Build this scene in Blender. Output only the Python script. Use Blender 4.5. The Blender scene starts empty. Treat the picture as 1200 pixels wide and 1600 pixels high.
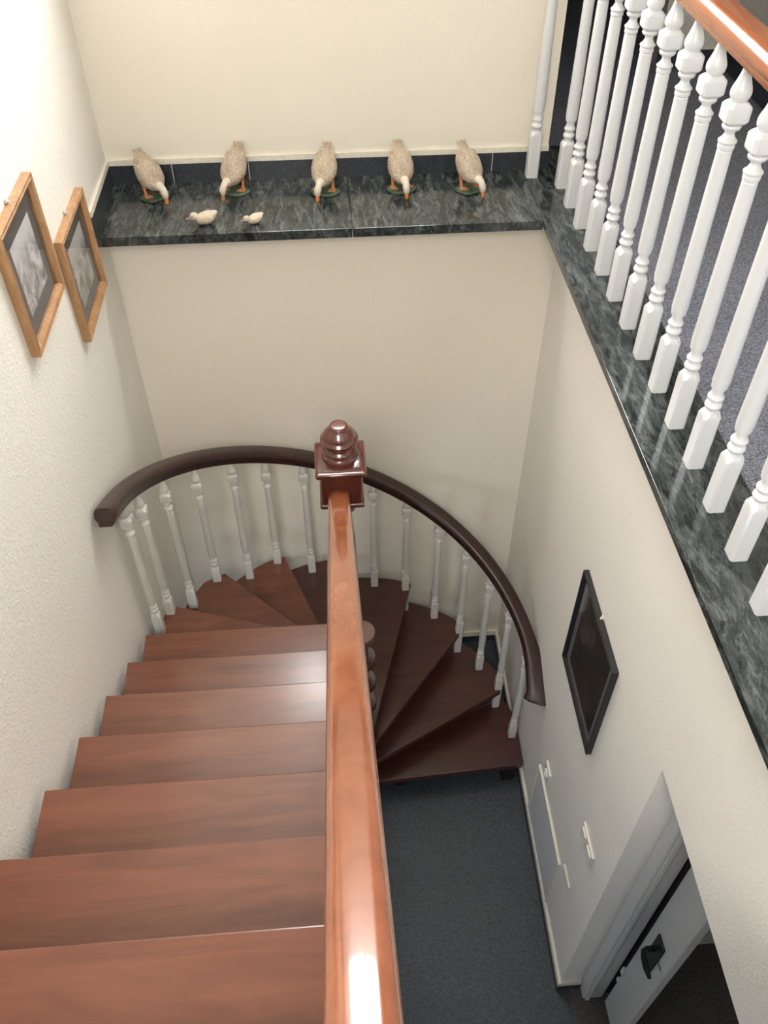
import bpy, bmesh, math, random
from mathutils import Vector, Matrix
random.seed(7)
PI = math.pi
scn = bpy.context.scene
COL = scn.collection

# ------------------------------------------------------------------ camera
f_px, yaw, pit, roll = 1348.27, .0734, .8048, -.0031
cam_d = bpy.data.cameras.new('camera'); cam = bpy.data.objects.new('camera', cam_d); COL.objects.link(cam)
F = Vector((math.sin(yaw)*math.cos(pit), math.cos(yaw)*math.cos(pit), -math.sin(pit)))
Rt = Vector((math.cos(yaw), -math.sin(yaw), 0)); U = Rt.cross(F)
R2 = math.cos(roll)*Rt + math.sin(roll)*U; U2 = -math.sin(roll)*Rt + math.cos(roll)*U
m = Matrix((R2, U2, -F)).transposed().to_4x4(); m.translation = Vector((0, 0, 1.5))
cam.matrix_world = m
cam_d.sensor_fit = 'HORIZONTAL'; cam_d.sensor_width = 36; cam_d.lens = 36*f_px/1200
cam_d.clip_start = .01
scn.camera = cam

# ------------------------------------------------------------------ world, exposure, lights
W = bpy.data.worlds.new('world'); scn.world = W; W.use_nodes = True
W.node_tree.nodes['Background'].inputs[0].default_value = (.55, .6, .7, 1)
W.node_tree.nodes['Background'].inputs[1].default_value = .3
scn.view_settings.view_transform = 'Standard'; scn.view_settings.look = 'None'
scn.view_settings.gamma = 1; scn.view_settings.use_curve_mapping = False
scn.view_settings.exposure = 0.0

def area(name, loc, target, sx, sy, power, col, spread=180):
    l = bpy.data.lights.new(name, 'AREA'); l.shape = 'RECTANGLE'; l.size = sx; l.size_y = sy
    l.energy = power; l.color = col; l.spread = math.radians(spread)
    o = bpy.data.objects.new(name, l); COL.objects.link(o); o.location = loc
    o.rotation_euler = (Vector(target)-Vector(loc)).to_track_quat('-Z', 'Y').to_euler()
    return o
WIN_E = 30.5      # big stairwell window (emissive pane)
area('stairwell_fill_light', (-.25, -.9, 2.35), (.7, 2.0, -1.5), 1.1, 1.2, 59, (1, .98, .935), 125)  # added fill from behind the camera, lifts the back and right walls
area('lower_hall_daylight', (-.72, .10, -1.75), (.6, 2.9, -1.9), .4, .55, 9.5, (.74, .85, 1))
area('hall_floor_fill_light', (1.9, -1.5, -1.2), (1.4, .6, -2.7), .6, .6, 5, (.95, .93, 1))  # added weak fill that brightens the brown hall floor
area('landing_fill_light', (1.6, -1.0, 1.8), (1.4, 1.6, 0), .8, .9, 11, (.90, .94, 1))  # added soft fill for the landing and its balusters

# ------------------------------------------------------------------ material helpers
MATS = {}
def newmat(name):
    m = bpy.data.materials.new(name); m.use_nodes = True
    nt = m.node_tree; b = nt.nodes['Principled BSDF']; MATS[name] = m
    return m, nt, b
def N(nt, t, **k):
    n = nt.nodes.new(t)
    for a, v in k.items():
        if a in n.inputs: n.inputs[a].default_value = v
        else: setattr(n, a, v)
    return n
def coords(nt, scale=(1, 1, 1), kind='Object', rot=(0, 0, 0)):
    t = N(nt, 'ShaderNodeTexCoord'); mp = N(nt, 'ShaderNodeMapping')
    mp.inputs['Scale'].default_value = scale; mp.inputs['Rotation'].default_value = rot
    nt.links.new(t.outputs[kind], mp.inputs[0]); return mp.outputs[0]
def noise(nt, vec, scale, detail=4, rough=.5, dist=0):
    n = N(nt, 'ShaderNodeTexNoise'); n.inputs['Scale'].default_value = scale
    n.inputs['Detail'].default_value = detail; n.inputs['Roughness'].default_value = rough
    n.inputs['Distortion'].default_value = dist
    nt.links.new(vec, n.inputs['Vector']); return n
def ramp(nt, fac, stops):
    r = N(nt, 'ShaderNodeValToRGB'); e = r.color_ramp.elements
    while len(e) < len(stops): e.new(.5)
    for i, (p, c) in enumerate(stops):
        e[i].position = p; e[i].color = (*c, 1)
    nt.links.new(fac, r.inputs[0]); return r.outputs[0]
def bump(nt, b, h, strength=.3, dist=.01):
    n = N(nt, 'ShaderNodeBump'); n.inputs['Strength'].default_value = strength; n.inputs['Distance'].default_value = dist
    nt.links.new(h, n.inputs['Height']); nt.links.new(n.outputs[0], b.inputs['Normal']); return n
def simple(name, col, rough=.5, metal=0, coat=0, var=.06, vs=30, bs=0, bd=.001):
    m, nt, b = newmat(name)
    v = coords(nt)
    n = noise(nt, v, vs, 3)
    lo = tuple(c*(1-var) for c in col); hi = tuple(min(1, c*(1+var)) for c in col)
    nt.links.new(ramp(nt, n.outputs[0], [(.3, lo), (.7, hi)]), b.inputs['Base Color'])
    b.inputs['Roughness'].default_value = rough; b.inputs['Metallic'].default_value = metal
    b.inputs['Coat Weight'].default_value = coat
    if bs: bump(nt, b, n.outputs[0], bs, bd)
    return m

def plaster(name, col, bs_=.3):
    m, nt, b = newmat(name); v = coords(nt)
    big = noise(nt, v, 1.3, 2)
    nt.links.new(ramp(nt, big.outputs[0], [(.3, tuple(c*.97 for c in col)), (.7, tuple(min(1, c*1.02) for c in col))]), b.inputs['Base Color'])
    b.inputs['Roughness'].default_value = .62; b.inputs['Specular IOR Level'].default_value = .3
    n1 = noise(nt, v, 120, 3, .5); n2 = noise(nt, v, 45, 2, .5)
    r1 = ramp(nt, n1.outputs[0], [(.48, (0, 0, 0)), (.68, (1, 1, 1))])
    mx = N(nt, 'ShaderNodeMath', operation='MULTIPLY_ADD'); mx.inputs[1].default_value = .5
    nt.links.new(r1, mx.inputs[0]); nt.links.new(n2.outputs[0], mx.inputs[2])
    bump(nt, b, mx.outputs[0], bs_, .005)
    return m
M_wall = plaster('cream_plaster', (.86, .80, .685), .2)
M_wall_right = plaster('pale_plaster', (.88, .84, .765), .24)
M_wall_white = plaster('white_plaster', (.88, .85, .78), .42)
M_shaded_wall = simple('shaded_plaster', (.60, .58, .53), .8)  # greyed plaster, low light of landing and lower hall put into the colour
M_strip = simple('cream_filler', (.80, .75, .64), .6, bs=.3, vs=60)
M_dark_void = simple('dark_hall_shade', (.018, .018, .022), .8)  # near-black, the darkness of the back hall put into the colour

def marble(name, dark, mid, light, sc=1.0, rough=.12):
    m, nt, b = newmat(name); v = coords(nt, (1.5, .42, 1), rot=(0, 0, .55))
    warp = noise(nt, v, 5*sc, 5, .6, 1.2)
    sw = N(nt, 'ShaderNodeVectorMath', operation='MULTIPLY_ADD')
    sw.inputs[1].default_value = (.12, .12, .12)
    nt.links.new(warp.outputs['Color'], sw.inputs[0]); nt.links.new(v, sw.inputs[2])
    n = noise(nt, sw.outputs[0], 17*sc, 9, .72, .9)
    c1 = ramp(nt, n.outputs[0], [(.36, dark), (.50, mid), (.66, light)])
    fine = noise(nt, sw.outputs[0], 48*sc, 6, .75, .4)
    c2 = ramp(nt, fine.outputs[0], [(.40, (.22, .22, .22)), (.54, (1, 1, 1))])
    mx = N(nt, 'ShaderNodeMix', data_type='RGBA', blend_type='MULTIPLY'); mx.inputs[0].default_value = .9
    nt.links.new(c1, mx.inputs[6]); nt.links.new(c2, mx.inputs[7])
    nt.links.new(mx.outputs[2], b.inputs['Base Color'])
    b.inputs['Roughness'].default_value = rough
    return m
M_marble = marble('green_black_marble', (.012, .016, .016), (.050, .060, .060), (.140, .158, .155))
M_tile = marble('dark_granite_tile', (.022, .026, .034), (.045, .051, .064), (.075, .083, .10), 3, .3)

def granite(name, base, amp, rough, sc=420):
    m, nt, b = newmat(name); v = coords(nt)
    n = noise(nt, v, sc, 3, .7); n2 = noise(nt, v, 3.0, 3)
    lo = tuple(c*(1-amp) for c in base); hi = tuple(c*(1+amp) for c in base)
    c1 = ramp(nt, n.outputs[0], [(.38, lo), (.62, hi)])
    c2 = ramp(nt, n2.outputs[0], [(.3, (.85, .86, .88)), (.7, (1, 1, 1))])
    mx = N(nt, 'ShaderNodeMix', data_type='RGBA', blend_type='MULTIPLY'); mx.inputs[0].default_value = 1
    nt.links.new(c1, mx.inputs[6]); nt.links.new(c2, mx.inputs[7])
    nt.links.new(mx.outputs[2], b.inputs['Base Color'])
    b.inputs['Roughness'].default_value = rough
    bump(nt, b, n.outputs[0], .15, .0006)
    return m
M_landing = granite('blue_grey_speckled_floor', (.185, .195, .24), .7, .4, 190)
M_lower = granite('slate_blue_floor', (.052, .064, .074), .35, .5, 90)
M_brown_floor = granite('brown_grey_floor', (.10, .084, .080), .3, .5, 80)

def wood(name, dark, mid, light, axis='x', rough=.25, coat=.5, sc=1.0, crough=.12):
    m, nt, b = newmat(name)
    s = {'x': (1.2, 9, 9), 'y': (9, 1.2, 9), 'z': (9, 9, 1.2)}[axis]
    v = coords(nt, tuple(a*sc for a in s))
    n = noise(nt, v, 2.2, 6, .6, .9)
    c1 = ramp(nt, n.outputs[0], [(.28, dark), (.5, mid), (.74, light)])
    v2 = coords(nt, tuple(a*sc*.25 for a in s)); n2 = noise(nt, v2, 2.6, 3, .5, .4)
    c2 = ramp(nt, n2.outputs[0], [(.35, (.80, .76, .74)), (.65, (1, 1, 1))])
    mx = N(nt, 'ShaderNodeMix', data_type='RGBA', blend_type='MULTIPLY'); mx.inputs[0].default_value = .8
    nt.links.new(c1, mx.inputs[6]); nt.links.new(c2, mx.inputs[7])
    nt.links.new(mx.outputs[2], b.inputs['Base Color'])
    b.inputs['Roughness'].default_value = rough
    b.inputs['Coat Weight'].default_value = coat; b.inputs['Coat Roughness'].default_value = crough
    v3 = coords(nt, tuple(a*sc for a in s)); n3 = noise(nt, v3, .8, 2)
    bump(nt, b, n3.outputs[0], .06, .01)
    return m
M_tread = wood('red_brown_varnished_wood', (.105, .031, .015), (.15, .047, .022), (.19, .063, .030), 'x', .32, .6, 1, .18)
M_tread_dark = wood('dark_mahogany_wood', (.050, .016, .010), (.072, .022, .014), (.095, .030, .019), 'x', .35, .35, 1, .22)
M_rail_light = wood('orange_brown_varnished_wood', (.235, .064, .023), (.31, .095, .035), (.385, .130, .051), 'y', .22, .8, .6, .05)
M_rail_dark = wood('dark_mahogany_rail', (.022, .008, .006), (.033, .011, .008), (.045, .015, .011), 'z', .38, .25, 1, .2)
M_newel = wood('polished_mahogany', (.075, .018, .012), (.105, .026, .017), (.14, .036, .023), 'z', .22, .8, 1, .08)
M_block_and_gap = simple('black_wood_and_gap_shade', (.012, .008, .007), .6)  # black wood of the support blocks, also the shade in the door gap
M_white = simple('white_enamel_paint', (.70, .705, .715), .33, coat=.2, var=.015)
M_warm_white = simple('warm_white_paint', (.66, .64, .595), .36, coat=.2, var=.015)  # slightly warmer, greyer white for the curved railing
M_white_plastic = simple('ivory_plastic', (.78, .75, .66), .4, var=.02)
M_door = simple('white_door_paint', (.60, .59, .56), .4, var=.02)
M_panel = simple('white_panel_enamel', (.74, .75, .76), .4, var=.02)
M_iron = simple('dark_bronze', (.035, .037, .035), .35, metal=.7)
M_gold = wood('gilded_wood_frame', (.30, .15, .06), (.44, .24, .11), (.55, .33, .16), 'z', .35, .3, 3)
M_black_frame = simple('black_frame_lacquer', (.009, .009, .010), .45)
M_mat_brown = simple('taupe_mount_card', (.085, .072, .066), .8)
M_mat_grey = simple('grey_mount_card', (.16, .16, .16), .7)
M_hook = simple('white_hook_metal', (.7, .68, .62), .35)

# glass over pictures
m, nt, b = newmat('picture_glass'); M_glass = m
nt.nodes.remove(b)
v = coords(nt); g_n = noise(nt, v, 4, 2)
fr = N(nt, 'ShaderNodeLayerWeight'); fr.inputs[0].default_value = .5
pw = N(nt, 'ShaderNodeMath', operation='POWER'); pw.inputs[1].default_value = 5; nt.links.new(fr.outputs['Facing'], pw.inputs[0])
mlt = N(nt, 'ShaderNodeMath', operation='MULTIPLY_ADD'); mlt.inputs[1].default_value = .45; mlt.inputs[2].default_value = .02; nt.links.new(pw.outputs[0], mlt.inputs[0])
tr_ = N(nt, 'ShaderNodeBsdfTransparent'); gl = N(nt, 'ShaderNodeBsdfGlossy')
nt.links.new(ramp(nt, g_n.outputs[0], [(.3, (.015, .015, .015)), (.7, (.03, .03, .03))]), gl.inputs['Roughness'])
ms = N(nt, 'ShaderNodeMixShader'); nt.links.new(mlt.outputs[0], ms.inputs[0]); nt.links.new(tr_.outputs[0], ms.inputs[1]); nt.links.new(gl.outputs[0], ms.inputs[2])
nt.links.new(ms.outputs[0], nt.nodes['Material Output'].inputs[0])

def engraving(name, seed, lo, hi):
    m, nt, b = newmat(name); v = coords(nt, (1, 1, 1)); 
    mp = N(nt, 'ShaderNodeMapping'); mp.inputs['Location'].default_value = (seed, seed*2, seed*3); nt.links.new(v, mp.inputs[0])
    n = noise(nt, mp.outputs[0], 16, 6, .65, .6)
    c = ramp(nt, n.outputs[0], [(.34, lo), (.5, tuple((a+b_)/2 for a, b_ in zip(lo, hi))), (.62, hi)])
    # pale sky in the upper part of the print
    sep = N(nt, 'ShaderNodeSeparateXYZ'); nt.links.new(v, sep.inputs[0])
    sk = N(nt, 'ShaderNodeMapRange'); sk.inputs[1].default_value = .02; sk.inputs[2].default_value = .07
    nt.links.new(sep.outputs[2], sk.inputs[0])
    mx = N(nt, 'ShaderNodeMix', data_type='RGBA'); mx.inputs[7].default_value = (*tuple(a*.95 for a in hi), 1)
    nt.links.new(sk.outputs[0], mx.inputs[0]); nt.links.new(c, mx.inputs[6]); nt.links.new(mx.outputs[2], b.inputs['Base Color'])
    b.inputs['Roughness'].default_value = .8
    return m
M_print1 = engraving('grey_engraving_a', 1.3, (.09, .08, .075), (.60, .58, .59))
M_print2 = engraving('grey_engraving_b', 4.1, (.10, .09, .08), (.45, .43, .41))
M_paint = simple('dark_still_life_paint', (.022, .021, .017), .6, var=.5, vs=9)
M_petal = simple('grey_petal_paint', (.085, .088, .09), .7, var=.2, vs=20)

# goose materials
def feather_mat():
    m, nt, b = newmat('cream_feather_glaze'); v = coords(nt, (1, .62, 1))
    vo = N(nt, 'ShaderNodeTexVoronoi', feature='DISTANCE_TO_EDGE'); vo.inputs['Scale'].default_value = 125
    w = noise(nt, v, 40, 3); ad = N(nt, 'ShaderNodeVectorMath', operation='MULTIPLY_ADD'); ad.inputs[1].default_value = (.012,)*3
    nt.links.new(w.outputs['Color'], ad.inputs[0]); nt.links.new(v, ad.inputs[2]); nt.links.new(ad.outputs[0], vo.inputs['Vector'])
    c = ramp(nt, vo.outputs['Distance'], [(.01, (.40, .30, .21)), (.10, (.60, .50, .39)), (.3, (.68, .59, .48))])
    big = noise(nt, v, 26, 3); c2 = ramp(nt, big.outputs[0], [(.38, (.78, .72, .66)), (.6, (1, 1, 1))])
    mx = N(nt, 'ShaderNodeMix', data_type='RGBA', blend_type='MULTIPLY'); mx.inputs[0].default_value = .9
    nt.links.new(c, mx.inputs[6]); nt.links.new(c2, mx.inputs[7]); nt.links.new(mx.outputs[2], b.inputs['Base Color'])
    b.inputs['Roughness'].default_value = .5
    bump(nt, b, vo.outputs['Distance'], .7, .01)
    return m
M_feather = feather_mat()
M_head = simple('cream_head_glaze', (.66, .58, .48), .45, var=.12, vs=60, bs=.3)
M_beak = simple('orange_beak_glaze', (.72, .23, .045), .35, var=.12, vs=50)
M_leg = simple('orange_leg_glaze', (.50, .21, .085), .45, var=.2, vs=60)
M_moss = simple('mossy_green_glaze', (.06, .09, .055), .45, var=.5, vs=60, bs=.5, bd=.003)
M_eye = simple('black_eye', (.01, .01, .01), .15)
M_duckling = simple('pale_duckling_glaze', (.56, .48, .37), .5, var=.14, vs=70, bs=.5, bd=.003)
M_duckbeak = simple('mauve_beak', (.30, .17, .15), .4)

def emis(name, col, s):
    m, nt, b = newmat(name); nt.nodes.remove(b)
    e = N(nt, 'ShaderNodeEmission'); v = coords(nt); g = noise(nt, v, .8, 2)
    c = ramp(nt, g.outputs[0], [(.2, tuple(a*.93 for a in col)), (.8, col)])
    nt.links.new(c, e.inputs[0]); e.inputs[1].default_value = s
    nt.links.new(e.outputs[0], nt.nodes['Material Output'].inputs[0]); return m
M_sky = emis('bright_window_sky', (1, .985, .96), WIN_E)

# ------------------------------------------------------------------ mesh helpers
def obj(name, bm, mat, parent=None, smooth=False, loc=None, bevel=0, bseg=2):
    me = bpy.data.meshes.new(name); bmesh.ops.recalc_face_normals(bm, faces=bm.faces[:]); bm.to_mesh(me); bm.free()
    me.materials.append(mat)
    if smooth:
        for p in me.polygons: p.use_smooth = True
    o = bpy.data.objects.new(name, me); COL.objects.link(o)
    if parent: o.parent = parent
    if loc: o.location = loc
    if bevel:
        md = o.modifiers.new('bevel', 'BEVEL'); md.width = bevel; md.segments = bseg; md.limit_method = 'ANGLE'; md.angle_limit = .6
    return o
def tag(o, label=None, cat=None, group=None, kind=None):
    if label: o['label'] = label
    if cat: o['category'] = cat
    if group: o['group'] = group
    if kind: o['kind'] = kind
    return o
def empty(name, loc=(0, 0, 0), rz=0):
    o = bpy.data.objects.new(name, None); COL.objects.link(o); o.location = loc; o.rotation_euler = (0, 0, rz)
    o.empty_display_size = .05; return o
def copy_tree(o, parent=None):
    c = o.copy(); COL.objects.link(c)
    if parent: c.parent = parent
    for ch in list(o.children): copy_tree(ch, c)
    return c
def box(bm, x0, x1, y0, y1, z0, z1):
    vs = [bm.verts.new((x, y, z)) for x in (x0, x1) for y in (y0, y1) for z in (z0, z1)]
    for f in ((0, 1, 3, 2), (4, 6, 7, 5), (0, 4, 5, 1), (2, 3, 7, 6), (0, 2, 6, 4), (1, 5, 7, 3)):
        bm.faces.new([vs[i] for i in f])
    return bm
def B(*a):
    return box(bmesh.new(), *a)
def prism(bm, pts, z0, z1):
    a = [bm.verts.new((x, y, z0)) for x, y in pts]; b_ = [bm.verts.new((x, y, z1)) for x, y in pts]
    n = len(pts); bm.faces.new(a[::-1]); bm.faces.new(b_)
    for i in range(n): bm.faces.new((a[i], a[(i+1) % n], b_[(i+1) % n], b_[i]))
    return bm
def lathe(bm, prof, seg=20, cx=0, cy=0, cap=True):
    rings = []
    for z, r in prof:
        rings.append([bm.verts.new((cx+r*math.cos(2*PI*i/seg), cy+r*math.sin(2*PI*i/seg), z)) for i in range(seg)])
    for a, b_ in zip(rings, rings[1:]):
        for i in range(seg): bm.faces.new((a[i], a[(i+1) % seg], b_[(i+1) % seg], b_[i]))
    if cap: bm.faces.new(rings[0][::-1]); bm.faces.new(rings[-1])
    return bm
def loft(bm, rings, close=False, cap=True):
    vr = [[bm.verts.new(p) for p in r] for r in rings]
    prs = list(zip(vr, vr[1:])) + ([(vr[-1], vr[0])] if close else [])
    for a, b_ in prs:
        n = len(a)
        for i in range(n): bm.faces.new((a[i], a[(i+1) % n], b_[(i+1) % n], b_[i]))
    if cap and not close: bm.faces.new(vr[0][::-1]); bm.faces.new(vr[-1])
    return bm
def rail_section(w, h):
    # moulded handrail section (u across, v up), v=0 is the underside
    hw = w/2
    return [(-hw*.62, 0), (hw*.62, 0), (hw*.70, h*.16), (hw*.70, h*.26), (hw*.92, h*.36), (hw, h*.52), (hw*.98, h*.70),
            (hw*.86, h*.88), (hw*.66, h*.97), (hw*.40, h*.995), (0, h), (-hw*.40, h*.995), (-hw*.66, h*.97), (-hw*.86, h*.88), (-hw*.98, h*.70), (-hw, h*.52),
            (-hw*.92, h*.36), (-hw*.70, h*.26), (-hw*.70, h*.16)]
def sweep(path, sec, scales=None):
    """path = points on the underside centre line; section kept plumb"""
    rings = []
    n = len(path)
    for i, p in enumerate(path):
        a = path[max(0, i-1)]; c = path[min(n-1, i+1)]
        t = (Vector(c)-Vector(a)).normalized()
        side = t.cross(Vector((0, 0, 1))).normalized(); up = side.cross(t).normalized()
        s = scales[i] if scales else 1
        rings.append([Vector(p)+side*u*s+up*v_ for u, v_ in sec])
    return loft(bmesh.new(), rings)

# ------------------------------------------------------------------ room shell
ZF = -2.775                      # lower floor
def xw(y): return .858 + (y-1.09)*.0185     # right stairwell wall is very slightly out of square
YB = 3.0
def struct(name, bm, mat, **k):
    return tag(obj(name, bm, mat, **k), kind='structure')

struct('wall_left', B(-1.0, -.80, -2.0, 3.5, ZF-.1, 2.5), M_wall_white)
struct('wall_back', B(-.80, .875, 3.25, 3.45, .0, 1.02), M_wall)
bm = bmesh.new(); box(bm, -.80, -.38, 3.25, 3.45, 1.02, 2.5); box(bm, .62, .875, 3.25, 3.45, 1.02, 2.5); box(bm, -.38, .62, 3.25, 3.45, 2.15, 2.5)
struct('wall_back_upper', bm, M_wall)
struct('wall_back_lower', B(-.80, 1.1, YB, 3.45, ZF-.1, -.035), M_wall)
bm = bmesh.new()
prism(bm, [(xw(1.09), 1.09), (1.02, 1.09), (1.02, YB), (xw(YB), YB)], ZF-.1, -.74)
prism(bm, [(xw(-2), -2.0), (1.02, -2.0), (1.02, YB), (xw(YB), YB)], -.74, -.032)
struct('wall_right', bm, M_wall_right)
struct('wall_right_hall', B(1.02, 2.3, 1.215, 1.4, ZF-.1, -.74), M_shaded_wall)
# lower hall
struct('floor_lower', B(-.80, .90, -2.0, YB, ZF-.1, ZF), M_lower)
struct('floor_hall', B(.90, 2.3, -2.0, 1.215, ZF-.1, ZF), M_brown_floor)
struct('ceiling_lower', B(1.02, 2.3, -2.0, 1.215, -.74, -.25), M_shaded_wall)
struct('wall_far_hall', B(2.3, 2.45, -2.0, 1.4, ZF-.1, -.25), M_shaded_wall)
struct('wall_front', B(-.80, 2.3, -2.15, -2.0, ZF-.1, 2.5), M_wall_white)
# upper landing
struct('floor_landing', B(1.012, 1.95, -2.0, 6.0, -.25, -.004), M_landing)
struct('floor_stair_head', B(-.80, .775, -2.0, .30, -.25, -.002), M_landing)
struct('floor_back_hall', B(.875, 1.012, 3.45, 6.0, -.25, -.004), M_landing)
struct('wall_landing', B(1.95, 2.1, -2.0, 4.28, -.25, 2.5), M_shaded_wall)
struct('wall_landing_back', B(1.62, 2.1, 4.28, 4.4, -.25, 2.5), M_shaded_wall)
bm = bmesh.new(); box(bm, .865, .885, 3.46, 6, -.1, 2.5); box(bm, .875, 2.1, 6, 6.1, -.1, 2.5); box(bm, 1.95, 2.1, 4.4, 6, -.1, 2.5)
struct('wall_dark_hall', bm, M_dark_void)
struct('ceiling', B(-1.0, 2.2, -2.15, 6.1, 2.5, 2.6), M_wall_white)

# window above the ledge (source of most of the light, just above the frame)
w = struct('window_1', B(-.38, .62, 3.30, 3.31, 1.02, 2.15), M_sky)
bm = bmesh.new()
for a in ((-.38, -.33, 3.24, 3.30, 1.02, 2.15), (.57, .62, 3.24, 3.30, 1.02, 2.15), (-.33, .57, 3.24, 3.30, 1.02, 1.07), (-.33, .57, 3.24, 3.30, 2.10, 2.15), (.10, .14, 3.26, 3.30, 1.07, 2.10)):
    box(bm, *a)
obj('window_frame', bm, M_white, w)

# skirtings: granite tile with a cream filler strip above
def skirt(name, pts, z0, h=.072, th=.012, strip=.022, tile=M_tile):
    """pts: wall line (x,y) run; tile stands on the left side of the run"""
    rt, rs = [], []
    bm = bmesh.new(); bs = bmesh.new()
    def offs(d):
        out = []
        P_ = [Vector(p) for p in pts]
        for i, p in enumerate(P_):
            ns = []
            if i > 0: t = (P_[i]-P_[i-1]).normalized(); ns.append(Vector((-t.y, t.x)))
            if i < len(P_)-1: t = (P_[i+1]-P_[i]).normalized(); ns.append(Vector((-t.y, t.x)))
            n = ns[0] if len(ns) == 1 else (ns[0]+ns[1])/(1+ns[0].dot(ns[1]))
            out.append(p+n*d)
        return out
    for b_, d, za, zb in ((bm, th, z0, z0+h), (bs, th*.9, z0+h, z0+h+strip)):
        o = offs(d)
        for i in range(len(pts)-1):
            prism(b_, [tuple(pts[i]), tuple(pts[i+1]), tuple(o[i+1]), tuple(o[i])], za, zb)
    s = struct(name, bm, tile)
    obj('filler_strip', bs, M_strip, s)
    return s
skirt('baseboard_back', [(.876, 3.25), (-.80, 3.25), (-.80, 2.84)], 0, .072, .012, .02)
def skirt_flip(name, pts, *a, **k): return skirt(name, pts[::-1], *a, **k)
skirt_flip('baseboard_right', [(-.5, YB), (xw(YB), YB), (xw(1.09), 1.09), (.952, 1.09)], ZF, .050, .014, .038)
skirt('baseboard_landing', [(1.95, -1.9), (1.95, 4.28), (1.62, 4.28)], 0, .075, .012, .002)
bm = bmesh.new(); box(bm, .8752, .885, 3.245, 3.46, 0, .075)
struct('baseboard_hall', bm, M_tile)
# thin light grout joints on the ledge skirting
bm = bmesh.new()
for x in (-.559, -.272, .28, .66): box(bm, x-.0012, x+.0012, 3.2372, 3.239, .002, .071)
struct('trim_grout', bm, M_strip)

# ------------------------------------------------------------------ marble ledge and kerb
led = tag(empty('marble_ledge', (-.8, 2.83, 0)), 'dark green-black marble ledge along the back wall carrying the geese', 'ledge')
def under(parent, *objs):
    for o in objs:
        o.parent = parent; o.matrix_parent_inverse = Matrix.Translation(-Vector(parent.location))
bm = B(-.799, .0985, 2.832, 3.249, -.017, 0); box(bm, -.799, .0985, 2.8345, 3.249, -.036, -.0172)
a1 = obj('slab', bm, M_marble, bevel=.0015)
a2 = obj('slab', box(B(.1005, .783, 2.832, 3.249, -.017, 0), .1005, .783, 2.8345, 3.249, -.036, -.0172), M_marble, bevel=.0015)
under(led, a1, a2)
kbm = prism(bmesh.new(), [(.784, -1.9), (1.012, -1.9), (1.012, 3.45), (.8762, 3.45), (.8762, 3.249), (.784, 3.249)], -.016, .0005)
box(kbm, .7865, 1.012, -1.9, 3.249, -.0315, -.0162)
kb = obj('marble_kerb', kbm, M_marble, bevel=.0015)
tag(kb, 'green-grey polished marble kerb under the white landing balusters', 'kerb')

# ------------------------------------------------------------------ balusters
def sq_ring(bm, s, c, z):
    h = s/2
    return [(-h+c, -h, z), (h-c, -h, z), (h, -h+c, z), (h, h-c, z), (h-c, h, z), (-h+c, h, z), (-h, h-c, z), (-h, -h+c, z)]
def baluster_bm(L, foot=.165, sc=1.0, below=0.0):
    bm = bmesh.new()
    # square foot with chamfered corners and shaped shoulder
    s = .044*sc; c = .005*sc
    loft(bm, [sq_ring(bm, s, c, -below), sq_ring(bm, s, c, foot-.006), sq_ring(bm, s*.98, c*2.4, foot+.002), sq_ring(bm, s*.80, s*.24, foot+.009)])
    k = sc; z = foot
    prof = [(z+.006, .0120), (z+.014, .0125), (z+.020, .0185), (z+.027, .0210), (z+.033, .0195), (z+.038, .0145), (z+.042, .0140), (z+.046, .0190), (z+.052, .0203), (z+.058, .0165), (z+.066, .0138),
            (z+.073, .0150), (z+.076, .0150), (z+.079, .0190), (z+.10, .0213)]
    t = L-.855   # top part shifted
    prof += [(.64+t, .0176), (.668+t, .0172), (.671+t, .0152), (.674+t, .0188), (.681+t, .0190), (.684+t, .0170), (.687+t, .0205), (.691+t, .0213), (.697+t, .0150), (.706+t, .0106), (.713+t, .0125), (.717+t, .0195), (.722+t, .0213), (.727+t, .0190), (.731+t, .0150), (.7325+t, .0165)]
    lathe(bm, [(a, r*k) for a, r in prof], 18)
    s2 = .053*sc
    loft(bm, [sq_ring(bm, s2*.72, s2*.16, .7275+t), sq_ring(bm, s2*.97, s2*.15, .7345+t), sq_ring(bm, s2, s2*.12, .737+t), sq_ring(bm, s2, s2*.12, .765+t), sq_ring(bm, s2*.97, s2*.15, .768+t), sq_ring(bm, s2*.66, s2*.16, .776+t)])
    lathe(bm, [(a+t, r*k) for a, r in [(.773, .0150), (.778, .0178), (.784, .0212), (.790, .0228), (.797, .0225), (.804, .0205), (.812, .0173), (.82, .0143), (.83, .0113), (.84, .0090), (.855, .0070)]], 18)
    return bm
def shade(o):
    me = o.data
    for p in me.polygons: p.use_smooth = True
    try:
        me.set_sharp_from_angle(angle=math.radians(32))
    except Exception: pass
    return o

land = tag(empty('landing_railing', (.903, 1.0, 0)), 'white turned landing railing with brown wooden handrail standing on the marble kerb', 'railing')
bal0 = shade(obj('baluster', baluster_bm(.855), M_white, land))
s_ = .1542
first = True
for i in range(-1, 20):
    if i == -1: p = (.806, 3.187)
    else: p = (.903, 3.0915 - s_*i)
    o = bal0 if first else bal0.copy()
    if not first: COL.objects.link(o); o.parent = land
    first = False
    o.location = (p[0]-.903, p[1]-1.0, .0005)
pth = [(.806, 3.248, .853), (.806, 3.19, .853), (.812, 3.15, .853), (.84, 3.09, .853), (.87, 3.045, .853), (.892, 3.0, .853), (.903, 2.94, .853)] + [(.903, y, .853) for y in (2.5, 2.0, 1.5, 1.0, .5, 0, -.2)]
hr = obj('handrail', sweep(pth, rail_section(.078, .062)), M_rail_light); shade(hr); under(land, hr)

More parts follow.
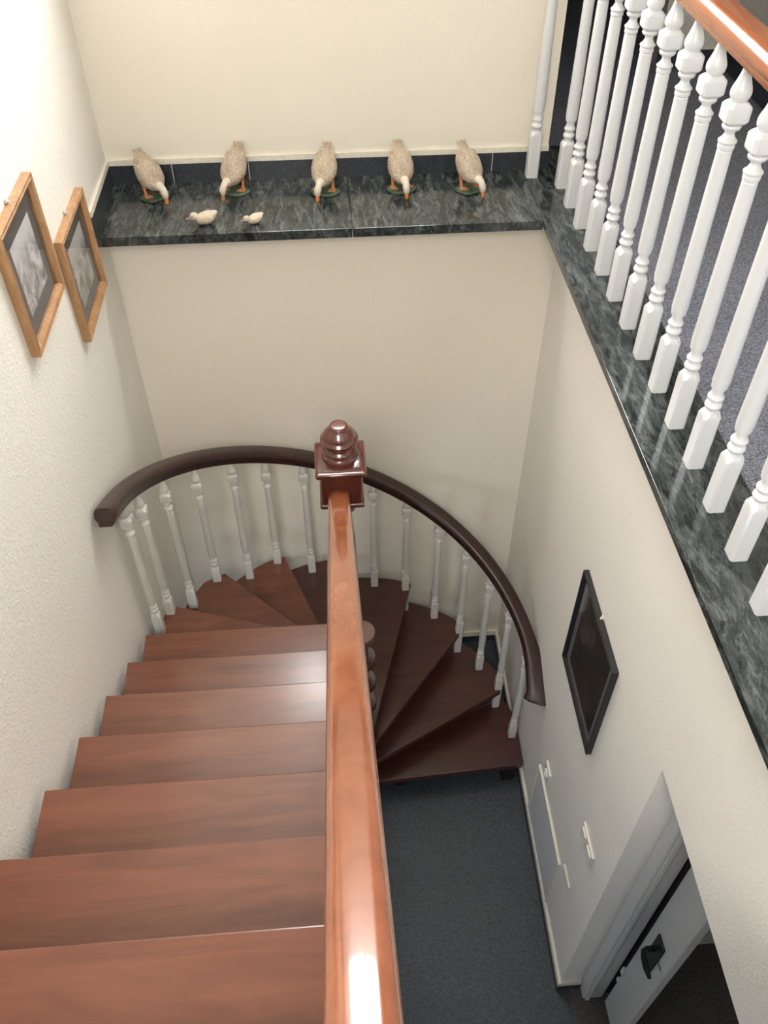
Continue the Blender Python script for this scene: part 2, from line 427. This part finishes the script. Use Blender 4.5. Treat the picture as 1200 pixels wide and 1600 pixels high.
# ------------------------------------------------------------------ staircase
stair = tag(empty('wooden_staircase', (0, .3, ZF)), 'red-brown wooden staircase, straight flight turning into dark winding treads', 'staircase')
G, RI, Y0, Z0 = .244, .1733, .810, -.357
TH = .036
def part(name, bm, mat, parent=stair, sm=False, **k):
    o = obj(name, bm, mat, **k)
    if sm: shade(o)
    under(parent, o); return o
XL, XR = -.774, .045
for i in range(-2, 6):
    y1 = Y0+G*i; z = Z0-RI*i
    if i == -2: continue
    part('tread', B(XL, XR, y1-G-.030, y1, z-TH, z), M_tread, bevel=.004)
    part('light_block_riser', B(XL+.02, XR-.01, y1-.046, y1-.028, z-RI, z-TH), M_tread_dark)  # unseen boards added to block light under the straight flight
part('light_block_riser', B(XL+.02, XR-.01, .30, .318, -RI, -.004), M_tread_dark)
# stringers below the straight flight
for x0, x1 in ((-.60, -.55), (-.10, -.05)):
    bm = bmesh.new(); ya, yb = .30, 2.03
    def zz(y): return Z0 - TH - RI*((y-Y0)/G) - .16
    vs = [[bm.verts.new((x, y, z)) for (y, z) in ((ya, zz(ya)), (yb-.03, zz(yb)), (yb-.03, zz(yb)-.13), (ya, zz(ya)-.13))] for x in (x0, x1)]
    bm.faces.new(vs[0]); bm.faces.new(vs[1][::-1])
    for q in range(4): bm.faces.new((vs[0][q], vs[0][(q+1) % 4], vs[1][(q+1) % 4], vs[1][q]))
    part('stringer', bm, M_tread_dark)
CX, CY = .055, 2.105
HR = .063
def pol(r, th): return (CX+r*math.cos(math.radians(th)), CY+r*math.sin(math.radians(th)))
# nosing outer corners (angle, radius) measured
nose = {1: (-.706, 2.296), 2: (-.547, 2.612), 3: (-.289, 2.848), 4: (.045, 2.935), 5: (.356, 2.905), 6: (.628, 2.720), 7: (.794, 2.423), 8: (.867, 2.086)}
# inner point the nosing line aims at
inner = {1: (-.084, 2.181), 2: (-.089, 2.308), 3: (-.095, 2.502), 4: (.06, 2.5), 5: (.117, 2.113), 6: (.122, 2.10), 7: (.131, 2.09), 8: (.128, 2.075)}
inner[2] = (-.02, 2.17); inner[1] = (-.02, 2.14)
def hub_tan(k):
    """inner end of the nosing line on the hub circle"""
    a = Vector(nose[k]); c = Vector((CX, CY)); d = (c-a); L_ = d.length
    ang = math.asin(min(.999, (HR-.004)/L_)); dirv = d.normalized()
    ca, sa = math.cos(ang), math.sin(ang)
    # tangent passing on the descending side
    dv = Vector((dirv.x*ca+dirv.y*sa, -dirv.x*sa+dirv.y*ca)) if k <= 3 else Vector((dirv.x*ca-dirv.y*sa, dirv.x*sa+dirv.y*ca))
    return a+dv*math.sqrt(L_*L_-HR*HR)
ang = {}
for k, p in nose.items(): ang[k] = math.degrees(math.atan2(p[1]-CY, p[0]-CX))
starts = {1: (-.766, 2.03), 2: None}
for k in range(1, 9):
    z = Z0-RI*(5+k)
    R_ = .832 if k <= 3 else .862
    if k == 1:
        pts = [(CX, 1.995), (XL, 1.995), (XL, 2.20), (-.750, 2.272), nose[1]]
    else:
        th1 = ang[k-1]+3.5; th0 = ang[k]
        pts = [(CX-.0, CY-.0)]
        pts = [pol(HR*.5, th1+90), pol(R_, th1)]
        n_ = 7
        for q in range(1, n_):
            th = th1+(th0+2.6-th1)*q/n_
            pts.append(pol(R_, th))
        pts = [(min(max(x, XL), xw(y)-.008), min(y, YB-.02)) for x, y in pts]
        pts.append(nose[k])
    t = hub_tan(k)
    pts.append((t.x, t.y))
    # go round the hub disc
    a0 = math.degrees(math.atan2(t.y-CY, t.x-CX))
    if k == 1:
        pts.append((CX+.02, 2.15)); 
    # orientation: clockwise list here
    bm = bmesh.new(); prism(bm, pts, z-TH, z)
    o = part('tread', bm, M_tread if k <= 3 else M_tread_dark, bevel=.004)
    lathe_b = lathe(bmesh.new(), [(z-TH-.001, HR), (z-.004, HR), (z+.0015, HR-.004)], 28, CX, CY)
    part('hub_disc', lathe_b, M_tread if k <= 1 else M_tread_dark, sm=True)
    if k < 8:
        part('hub_spacer', lathe(bmesh.new(), [(z-RI, .030), (z-TH, .030)], 24, CX, CY), M_tread_dark, sm=True)
part('centre_column', lathe(bmesh.new(), [(ZF, .055), (Z0-RI*13-TH, .055)], 24, CX, CY), M_tread_dark, sm=True)
part('support_block', B(.77, .835, 2.09, 2.15, ZF, Z0-RI*13-TH), M_block_and_gap)
part('support_block', B(.20, .26, 2.10, 2.16, ZF, Z0-RI*13-TH), M_block_and_gap)

# ------------------------------------------------------------------ spiral railing
sp = tag(empty('spiral_railing', (CX, CY, ZF)), 'curved dark mahogany handrail on white turned balusters around the winding treads', 'railing')
zt = lambda t: Z0-RI*(5+t)
def rz(th): return -.79-.0073*(155.2-th)      # underside height against angle
bal = [((-.762, 2.175), 1), ((-.731, 2.271), 1), ((-.675, 2.435), 2), ((-.578, 2.579), 2), ((-.453, 2.729), 3), ((-.32, 2.817), 3), ((-.159, 2.893), 4), ((.01, 2.92), 4),
       ((.162, 2.915), 5), ((.323, 2.877), 5), ((.476, 2.809), 6), ((.598, 2.701), 6), ((.699, 2.578), 7), ((.782, 2.447), 7), ((.838, 2.26), 8)]
DROP = {3: .0, 9: RI, 11: RI, 13: RI}
for i, (p, t) in enumerate(bal):
    th = math.degrees(math.atan2(p[1]-2.1, p[0]-.05))
    if th < -90: th += 360
    L = rz(th)-zt(t)+.012
    bm = baluster_bm(L, foot=.085 if L < .76 else .115, sc=.86, below=DROP.get(i, 0)-.0005 if i in DROP else 0)
    o = obj('baluster', bm, M_warm_white, loc=(p[0], p[1], zt(t)+.0005)); shade(o); under(sp, o)
RR = .805
path = []
for q in range(3): path.append((.05-RR, 2.1-.14+.045*q, rz(180)+.0073*57.3/RR*(.14-.045*q)))
for q in range(0, 61):
    th = 180-q*3.0
    path.append((.05+RR*math.cos(math.radians(th)), 2.1+RR*math.sin(math.radians(th)), rz(th)))
for q in range(1, 4): path.append((.05+RR-.0012*q*q, 2.1-.016*q, rz(0)-.0073*57.3/RR*.016*q))
path.append((path[-1][0]-.004, path[-1][1]-.008, path[-1][2]-.004)); path.insert(0, (path[0][0], path[0][1]-.008, path[0][2]+.004))
scl = [1.0]*len(path)
dist_ = 0
for q in range(1, 14):
    u_ = max(0, 1-dist_/.34); scl[-q] = 1+.62*u_*u_*(3-2*u_)
    dist_ += (Vector(path[-q])-Vector(path[-q-1])).length
scl[0] = .86; scl[-1] *= .93
rl = obj('handrail', sweep(path, rail_section(.070, .064), scl), M_rail_dark); shade(rl); under(sp, rl)
br = obj('wall_bracket', B(.845, .8775, 2.10, 2.125, -1.915, -1.885), M_hook, bevel=.004); under(sp, br)

# ------------------------------------------------------------------ stair banister with newel
ban = tag(empty('stair_banister', (0, 2.08, -1.4)), 'glossy orange-brown banister running down beside the stairs to a turned mahogany newel post', 'banister')
sl = .639
def bz(y): return -.470+sl*(2.0-y)     # top surface of rail
bp = [(-.001-.002*(2-y), y, bz(y)-.060/math.cos(math.atan(sl))) for y in (2.03, 1.6, 1.2, .8, .4, 0, -.1)]
o = obj('handrail', sweep(bp, rail_section(.071, .058)), M_rail_light); shade(o); under(ban, o)
NX, NY = .010, 2.083
npost = obj('newel_post', bmesh.new(), M_newel); me = npost.data
bm = bmesh.new()
box(bm, NX-.068, NX+.068, NY-.068, NY+.068, -.560, -.425)
lathe(bm, [(-1.25, .040), (-1.23, .042), (-1.21, .05), (-1.19, .052), (-1.17, .042), (-1.14, .036), (-1.0, .045), (-.80, .040), (-.66, .030), (-.635, .034), (-.625, .048), (-.61, .052), (-.598, .046), (-.590, .040), (-.582, .050), (-.572, .060), (-.558, .062)], 28, NX, NY)
box(bm, NX-.045, NX+.045, NY-.045, NY+.045, zt(1)+.0005, -1.24)
bmesh.ops.recalc_face_normals(bm, faces=bm.faces[:]); bm.to_mesh(me); bm.free(); shade(npost)
md = npost.modifiers.new('bevel', 'BEVEL'); md.width = .006; md.segments = 2; md.limit_method = 'ANGLE'; md.angle_limit = 1.2
under(ban, npost)
def child(p, name, bm, mat, sm=True, **k):
    o = obj(name, bm, mat, **k)
    if sm: shade(o)
    o.parent = p; o.matrix_parent_inverse = (p.matrix_parent_inverse.copy() if False else Matrix.Identity(4))
    return o
bm = bmesh.new()
def sqr(h, z): return [(NX-h, NY-h, z), (NX+h, NY-h, z), (NX+h, NY+h, z), (NX-h, NY+h, z)]
loft(bm, [sqr(.070, -.432), sqr(.080, -.424), sqr(.083, -.416), sqr(.083, -.408), sqr(.078, -.400), sqr(.074, -.398), sqr(.06, -.392)])
child(npost, 'newel_cap', bm, M_newel, bevel=.005)
bm = bmesh.new()
loft(bm, [sqr(.068, -.572), sqr(.074, -.566), sqr(.074, -.556), sqr(.068, -.550)])
child(npost, 'collar', bm, M_newel, bevel=.004)
bm = lathe(bmesh.new(), [(-.396, .053), (-.393, .0575), (-.387, .060), (-.381, .0585), (-.377, .053), (-.372, .050), (-.367, .050), (-.362, .055), (-.357, .0565), (-.352, .053), (-.347, .048), (-.342, .047), (-.338, .051), (-.331, .058), (-.323, .0615), (-.315, .061), (-.309, .056), (-.306, .053), (-.300, .052), (-.292, .047), (-.284, .040), (-.277, .034), (-.272, .031), (-.268, .0295), (-.265, .026), (-.264, .020), (-.2635, .004)], 36, NX, NY)
child(npost, 'finial', bm, M_newel)
# upper newel behind the camera end of the rail, and plain balusters below the rail
up = obj('upper_newel', B(-.04, .04, -.16, -.08, 0, 1.0), M_newel, bevel=.006); under(ban, up)
for i in range(0, 5):
    y = Y0+G*i-.10; z = Z0-RI*i
    L = bz(y)-.068-z
    if L > .5:
        o = obj('baluster', baluster_bm(L, foot=.12, sc=.8), M_white, loc=(.0, y, z+.0005)); shade(o); under(ban, o)

# ------------------------------------------------------------------ pictures
def frame_ring(bm, w, h, fw, d, lip=0):
    """frame in local y (width) / z (height), depth along +x from wall"""
    prof = [(0, 0), (0, d), (fw*.35, d*.86), (fw*.55, d*.95), (fw, d*.55), (fw, 0)]   # (inset, depth)
    rings = []
    for sy, sz in ((-1, -1), (1, -1), (1, 1), (-1, 1)):
        rings.append([(dd, sy*(w/2-i), sz*(h/2-i)) for i, dd in prof])
    loft(bm, rings, close=True)
    return bm
def picture(name, label, cat, loc, rz_, w, h, fw, d, fm, matm, inset, pm, group=None, hook=True):
    r = tag(empty(name, loc, rz_), label, cat, group)
    obj('frame', frame_ring(bmesh.new(), w, h, fw, d), fm, r)
    obj('mount', B(.001, d*.30, -w/2+fw*.8, w/2-fw*.8, -h/2+fw*.8, h/2-fw*.8), matm, r)
    iw, ih = w/2-fw-inset, h/2-fw-inset
    pr_ = obj('print', B(d*.30, d*.36, -iw, iw, -ih, ih), pm, r)
    obj('glass', B(d*.45, d*.50, -w/2+fw*.9, w/2-fw*.9, -h/2+fw*.9, h/2-fw*.9), M_glass, r)
    if hook:
        hb = bmesh.new(); box(hb, .001, .006, -.007, .007, h/2+.002, h/2+.014); lathe(hb, [(h/2-.002, .0035), (h/2+.008, .0035)], 10, .009, 0)
        obj('hook', hb, M_hook, r, bevel=.001)
    return r, pr_
picture('framed_print', 'square gilt-framed grey hunting print nearest the marble ledge, lower one', 'picture', (-.7995, 2.585, .040), 0, .358, .352, .026, .026, M_gold, M_mat_brown, .050, M_print2)
picture('framed_print', 'square gilt-framed grey print with pale sky, fully visible, farther from the ledge', 'picture', (-.7995, 2.143, .297), 0, .356, .346, .026, .026, M_gold, M_mat_brown, .050, M_print1)
picture('framed_print', 'framed print of which only a corner shows at the left edge of the photo', 'picture', (-.7995, 1.662, .55), 0, .356, .346, .026, .026, M_gold, M_mat_brown, .050, M_print1)
rr, pp = picture('framed_painting', 'black-framed dark flower picture with grey mount on the right wall', 'picture', (xw(1.70)-.0005, 1.703, -1.122), PI-.0185, .435, .53, .016, .020, M_black_frame, M_mat_grey, .036, M_paint)
bm = bmesh.new()
for (cy_, cz_, a, b_, rt) in ((-.05, .10, .028, .045, .4), (-.02, .13, .026, .040, -.3), (-.085, .065, .03, .035, 1.0), (-.105, .02, .034, .030, .2), (-.03, .09, .02, .03, .9)):
    vs = [bm.verts.new((.0078, cy_+a*math.cos(q)*math.cos(rt)-b_*math.sin(q)*math.sin(rt), cz_+a*math.cos(q)*math.sin(rt)+b_*math.sin(q)*math.cos(rt))) for q in [2*PI*i/24 for i in range(24)]]
    f = bm.faces.new(vs)
bmesh.ops.solidify(bm, geom=bm.faces[:], thickness=.0006)
obj('flower', bm, M_petal, pp)

# ------------------------------------------------------------------ things on the right wall
def wall_frame(y): return xw(y)-.0005
pn = tag(empty('access_panel', (wall_frame(1.655), 1.655, -2.235), PI-.0185), 'white rectangular service panel low on the right wall above the skirting', 'panel')
obj('door_panel', B(0, .008, -.225, .225, -.432, 0), M_panel, pn, bevel=.002)
bm = bmesh.new(); box(bm, 0, .011, -.235, .235, -.003, .003); box(bm, 0, .012, -.235, -.226, -.435, -.004); box(bm, 0, .012, .226, .235, -.435, -.004)
obj('panel_frame', bm, M_strip, pn)
sk = tag(empty('wall_socket', (wall_frame(1.785), 1.785, -2.11), PI-.0185), 'square ivory wall socket above the white service panel', 'socket')
obj('plate', B(0, .010, -.040, .040, -.042, .042), M_white_plastic, sk, bevel=.003)
bm = lathe(bmesh.new(), [(0, .022), (.012, .022), (.012, .016), (.006, .015)], 20)
bmesh.ops.rotate(bm, verts=bm.verts[:], matrix=Matrix.Rotation(PI/2, 3, 'Y')); bmesh.ops.translate(bm, verts=bm.verts[:], vec=(.006, 0, 0))
shade(obj('socket_insert', bm, M_white_plastic, sk))
sw = tag(empty('light_switch', (wall_frame(1.285), 1.285, -1.70), PI-.0185), 'wide ivory double light switch on the right wall near the doorway', 'switch')
obj('plate', B(0, .010, -.072, .072, -.040, .040), M_white_plastic, sw, bevel=.003)
for y in (-.036, .036): obj('rocker', B(.008, .016, y-.024, y+.024, -.026, .026), M_white_plastic, sw, bevel=.002)
st = tag(empty('socket_plate', (wall_frame(1.34), 1.34, -2.185), PI-.0185), 'thin flat cream cover plate on the right wall below the double switch', 'socket')
obj('plate', B(0, .005, -.050, .050, -.035, .035), M_wall, st, bevel=.002)
obj('rim', B(0, .007, -.050, .050, .035, .038), M_white_plastic, st)

# ------------------------------------------------------------------ door in the lower hall
d = struct('door_1', B(1.049, 1.084, .852, 1.014, ZF+.008, -.76), M_door, bevel=.004)
hb = bmesh.new()
box(hb, 1.041, 1.0488, .905, .968, -1.99, -1.74)
hs = obj('handle_plate', hb, M_iron, d, bevel=.006)
hb = bmesh.new()
pth = [(1.045, .95, -1.845), (1.018, .95, -1.845), (1.004, .945, -1.846), (1.0, .925, -1.85), (1.0, .89, -1.855), (1.001, .855, -1.85)]
rings = []
for i, p in enumerate(pth):
    a = Vector(pth[max(0, i-1)]); c = Vector(pth[min(len(pth)-1, i+1)]); t = (c-a).normalized()
    s1 = t.cross(Vector((0, 0, 1))).normalized(); u1 = s1.cross(t)
    r = [.011, .010, .010, .011, .012, .007][i]
    rings.append([Vector(p)+(s1*math.cos(q)+u1*math.sin(q))*r for q in [2*PI*j/10 for j in range(10)]])
loft(hb, rings); shade(obj('handle', hb, M_iron, d))
obj('latch', B(1.040, 1.052, 1.000, 1.022, -2.36, -2.30), M_hook, d, bevel=.002)
obj('latch', B(1.040, 1.052, 1.000, 1.018, -2.45, -2.42), M_hook, d, bevel=.002)
bm = bmesh.new(); box(bm, .955, 1.045, 1.032, 1.0895, ZF, -.742)
tr = struct('trim_1', bm, M_door, bevel=.006)
obj('moulding', B(.966, .985, 1.024, 1.033, ZF, -.742), M_door, tr, bevel=.003)
struct('door_gap_shade', B(1.0455, 1.16, 1.050, 1.0895, ZF, -.742), M_block_and_gap)  # black strip added as the shade in the gap beside the door leaf

# ------------------------------------------------------------------ goose figurines
def ellip_ring(c, t, rx, rz_, n=20):
    t = Vector(t).normalized(); s = Vector((1, 0, 0)); u_ = s.cross(t) if abs(t.x) < .9 else Vector((0, 0, 1))
    u_.normalize()
    return [Vector(c)+s*rx*math.cos(2*PI*i/n)+u_*rz_*math.sin(2*PI*i/n) for i in range(n)]
def tube(st, n=20):
    rings = []
    for i, (c, rx, rz_) in enumerate(st):
        a = Vector(st[max(0, i-1)][0]); b_ = Vector(st[min(len(st)-1, i+1)][0])
        rings.append(ellip_ring(c, b_-a, rx, rz_, n))
    return loft(bmesh.new(), rings)
def ellipsoid(bm, c, r, rot=None, u_=14, v_=8):
    res = bmesh.ops.create_uvsphere(bm, u_segments=u_, v_segments=v_, radius=1)
    for v in res['verts']:
        p = Vector((v.co.x*r[0], v.co.y*r[1], v.co.z*r[2]))
        if rot: p = rot @ p
        v.co = p+Vector(c)
    return bm
def make_goose(name, loc, rz_, label, turn=0.0, base_off=0, beak_dark=False):
    g = tag(empty(name, loc, rz_), label, 'figurine', 'goose figurines on the marble ledge')
    # body: local -Y is forward
    body = [((0, .083, .160), .004, .003), ((0, .080, .155), .013, .006), ((0, .073, .146), .019, .011), ((0, .064, .135), .025, .018), ((0, .052, .121), .033, .027), ((0, .036, .106), .042, .036),
            ((0, .018, .092), .0475, .041), ((0, -.001, .080), .0485, .041), ((0, -.018, .071), .045, .037), ((0, -.034, .064), .036, .030), ((turn*.1, -.047, .062), .025, .022), ((turn*.25, -.058, .062), .018, .017)]
    o = obj('body', tube(body), M_feather, g, smooth=True)
    neck = [((turn*.12, -.048, .062), .023, .020), ((turn*.28, -.060, .064), .0165, .016), ((turn*.5, -.071, .062), .0135, .014), ((turn*.75, -.079, .054), .0130, .013), ((turn*.92, -.083, .045), .0140, .0145), ((turn, -.0855, .036), .0135, .0145), ((turn, -.087, .027), .010, .0105), ((turn, -.0875, .022), .007, .007)]
    h = obj('head', tube(neck, 16), M_head, g, smooth=True)
    bk = tube([((turn, -.0865, .030), .0075, .0085), ((turn, -.089, .020), .0078, .0065), ((turn, -.0915, .010), .0072, .0042), ((turn, -.0925, .004), .0055, .0028), ((turn, -.093, .0015), .0025, .0015)], 14)
    obj('beak', bk, M_beak, h, smooth=True)
    for s in (-1, 1):
        eb = ellipsoid(bmesh.new(), (turn+s*.0125, -.0865, .040), (.0022, .0025, .0025)); obj('eye', eb, M_eye, h, smooth=True)
    # wings: overlapping shells laid along the flanks
    for s in (-1, 1):
        rot = Matrix.Rotation(math.radians(44), 3, 'X') @ Matrix.Rotation(s*.16, 3, 'Z')
        wb = ellipsoid(bmesh.new(), (s*.027, .024, .101), (.022, .056, .030), rot, 18, 12)
        wg = obj('wing', wb, M_feather, g, smooth=True)
        fb = bmesh.new()
        for q in range(5):
            rq = Matrix.Rotation(math.radians(50-q*2), 3, 'X') @ Matrix.Rotation(s*(.02+.06*q), 3, 'Z')
            ellipsoid(fb, (s*(.010+.006*q), .062-.003*q, .146-.007*q), (.0055, .030, .004), rq, 8, 6)
        obj('flight_feathers', fb, M_feather, wg, smooth=True)
    fb = bmesh.new()
    for q in range(-2, 3):
        rq = Matrix.Rotation(math.radians(55), 3, 'X') @ Matrix.Rotation(-q*.14, 3, 'Z')
        ellipsoid(fb, (q*.0055, .076, .150), (.0065, .022, .0035), rq, 10, 6)
    obj('tail', fb, M_feather, g, smooth=True)
    # legs and mossy base
    for s in (-1, 1):
        lb = tube([((s*.026, .022, .075), .013, .014), ((s*.028, .020, .050), .009, .010), ((s*.030, .016, .032), .0065, .007), ((s*.030, .012, .016), .006, .006), ((s*.031, .006, .012), .008, .006)], 12)
        l = obj('leg', lb, M_leg, g, smooth=True)
        fb = bmesh.new()
        for a in (-.45, 0, .45):
            ellipsoid(fb, (s*.031+math.sin(a)*.014, -.006, .0125), (.0065, .018, .004), Matrix.Rotation(a, 3, 'Z'), 10, 6)
        ellipsoid(fb, (s*.031, .0, .0120), (.014, .016, .0035), None, 12, 6)
        obj('foot', fb, M_leg, l, smooth=True)
    bb = bmesh.new()
    rings = []
    for z, r in ((0, .056), (.004, .060), (.008, .058), (.0105, .048), (.0115, .02)):
        rings.append([((r+.003*math.sin(3*q+1))*math.cos(q), -.004+(r*.80+.002*math.sin(5*q))*math.sin(q), z) for q in [2*PI*j/32 for j in range(32)]])
    loft(bb, rings)
    obj('base', bb, M_moss, g, smooth=True)
    g.scale = (.96, .92, .93)
    return g
zt0 = .0006
make_goose('goose_figurine', (-.620, 3.128, zt0), .62, 'cream goose figurine farthest left on the ledge, bending down to its right', .004)
make_goose('goose_figurine', (-.325, 3.148, zt0), -.35, 'cream goose figurine second from the left, standing behind the two small ducklings', -.012)
make_goose('goose_figurine', (.010, 3.117, zt0), -.22, 'cream goose figurine in the middle of the row of five geese', -.010)
make_goose('goose_figurine', (.297, 3.115, zt0), .13, 'cream goose figurine second from the right of the five geese', .003)
make_goose('goose_figurine', (.553, 3.095, zt0), .42, 'cream goose figurine farthest right on the ledge, nearest the balusters', .006)

def make_duckling(loc, rz_, s, label):
    g = tag(empty('duckling_figurine', loc, rz_), label, 'figurine', 'duckling figurines on the marble ledge')
    # local -X forward
    def T(st, n=16):
        rings = []
        for i, (c, ry, rz2) in enumerate(st):
            rings.append([(c[0]*s, (c[1]+ry*math.cos(2*PI*q/n))*s, (c[2]+rz2*math.sin(2*PI*q/n))*s) for q in range(n)])
        return loft(bmesh.new(), rings)
    obj('body', T([((.050, 0, .044), .003, .003), ((.044, 0, .040), .012, .010), ((.034, 0, .033), .020, .018), ((.018, 0, .027), .026, .0235), ((0, 0, .024), .027, .0235), ((-.016, 0, .023), .024, .021), ((-.028, 0, .022), .017, .016), ((-.034, 0, .022), .009, .010)]), M_duckling, g, smooth=True)
    hb = ellipsoid(bmesh.new(), (-.040*s, 0, .034*s), (.0165*s, .0155*s, .0155*s), None, 16, 12)
    h = obj('head', hb, M_duckling, g, smooth=True)
    obj('beak', T([((-.050, 0, .030), .008, .006), ((-.060, 0, .027), .0075, .0045), ((-.069, 0, .025), .0065, .003), ((-.072, 0, .0245), .003, .0015)], 12), M_duckbeak, h, smooth=True)
    for q in (-1, 1):
        obj('eye', ellipsoid(bmesh.new(), (-.047*s, q*.0135*s, .038*s), (.0025*s, .002*s, .0025*s)), M_eye, h, smooth=True)
        wb = ellipsoid(bmesh.new(), (.008*s, q*.022*s, .028*s), (.026*s, .008*s, .015*s), Matrix.Rotation(-.25, 3, 'Y'), 14, 8)
        obj('wing', wb, M_duckling, g, smooth=True)
    return g
make_duckling((-.418, 2.905, zt0), .10, .93, 'small pale duckling figurine lying stretched out, left of the two in front')
d2 = make_duckling((-.245, 2.895, zt0), .35, .70, 'small pale duckling figurine curled up, right one of the two in front')
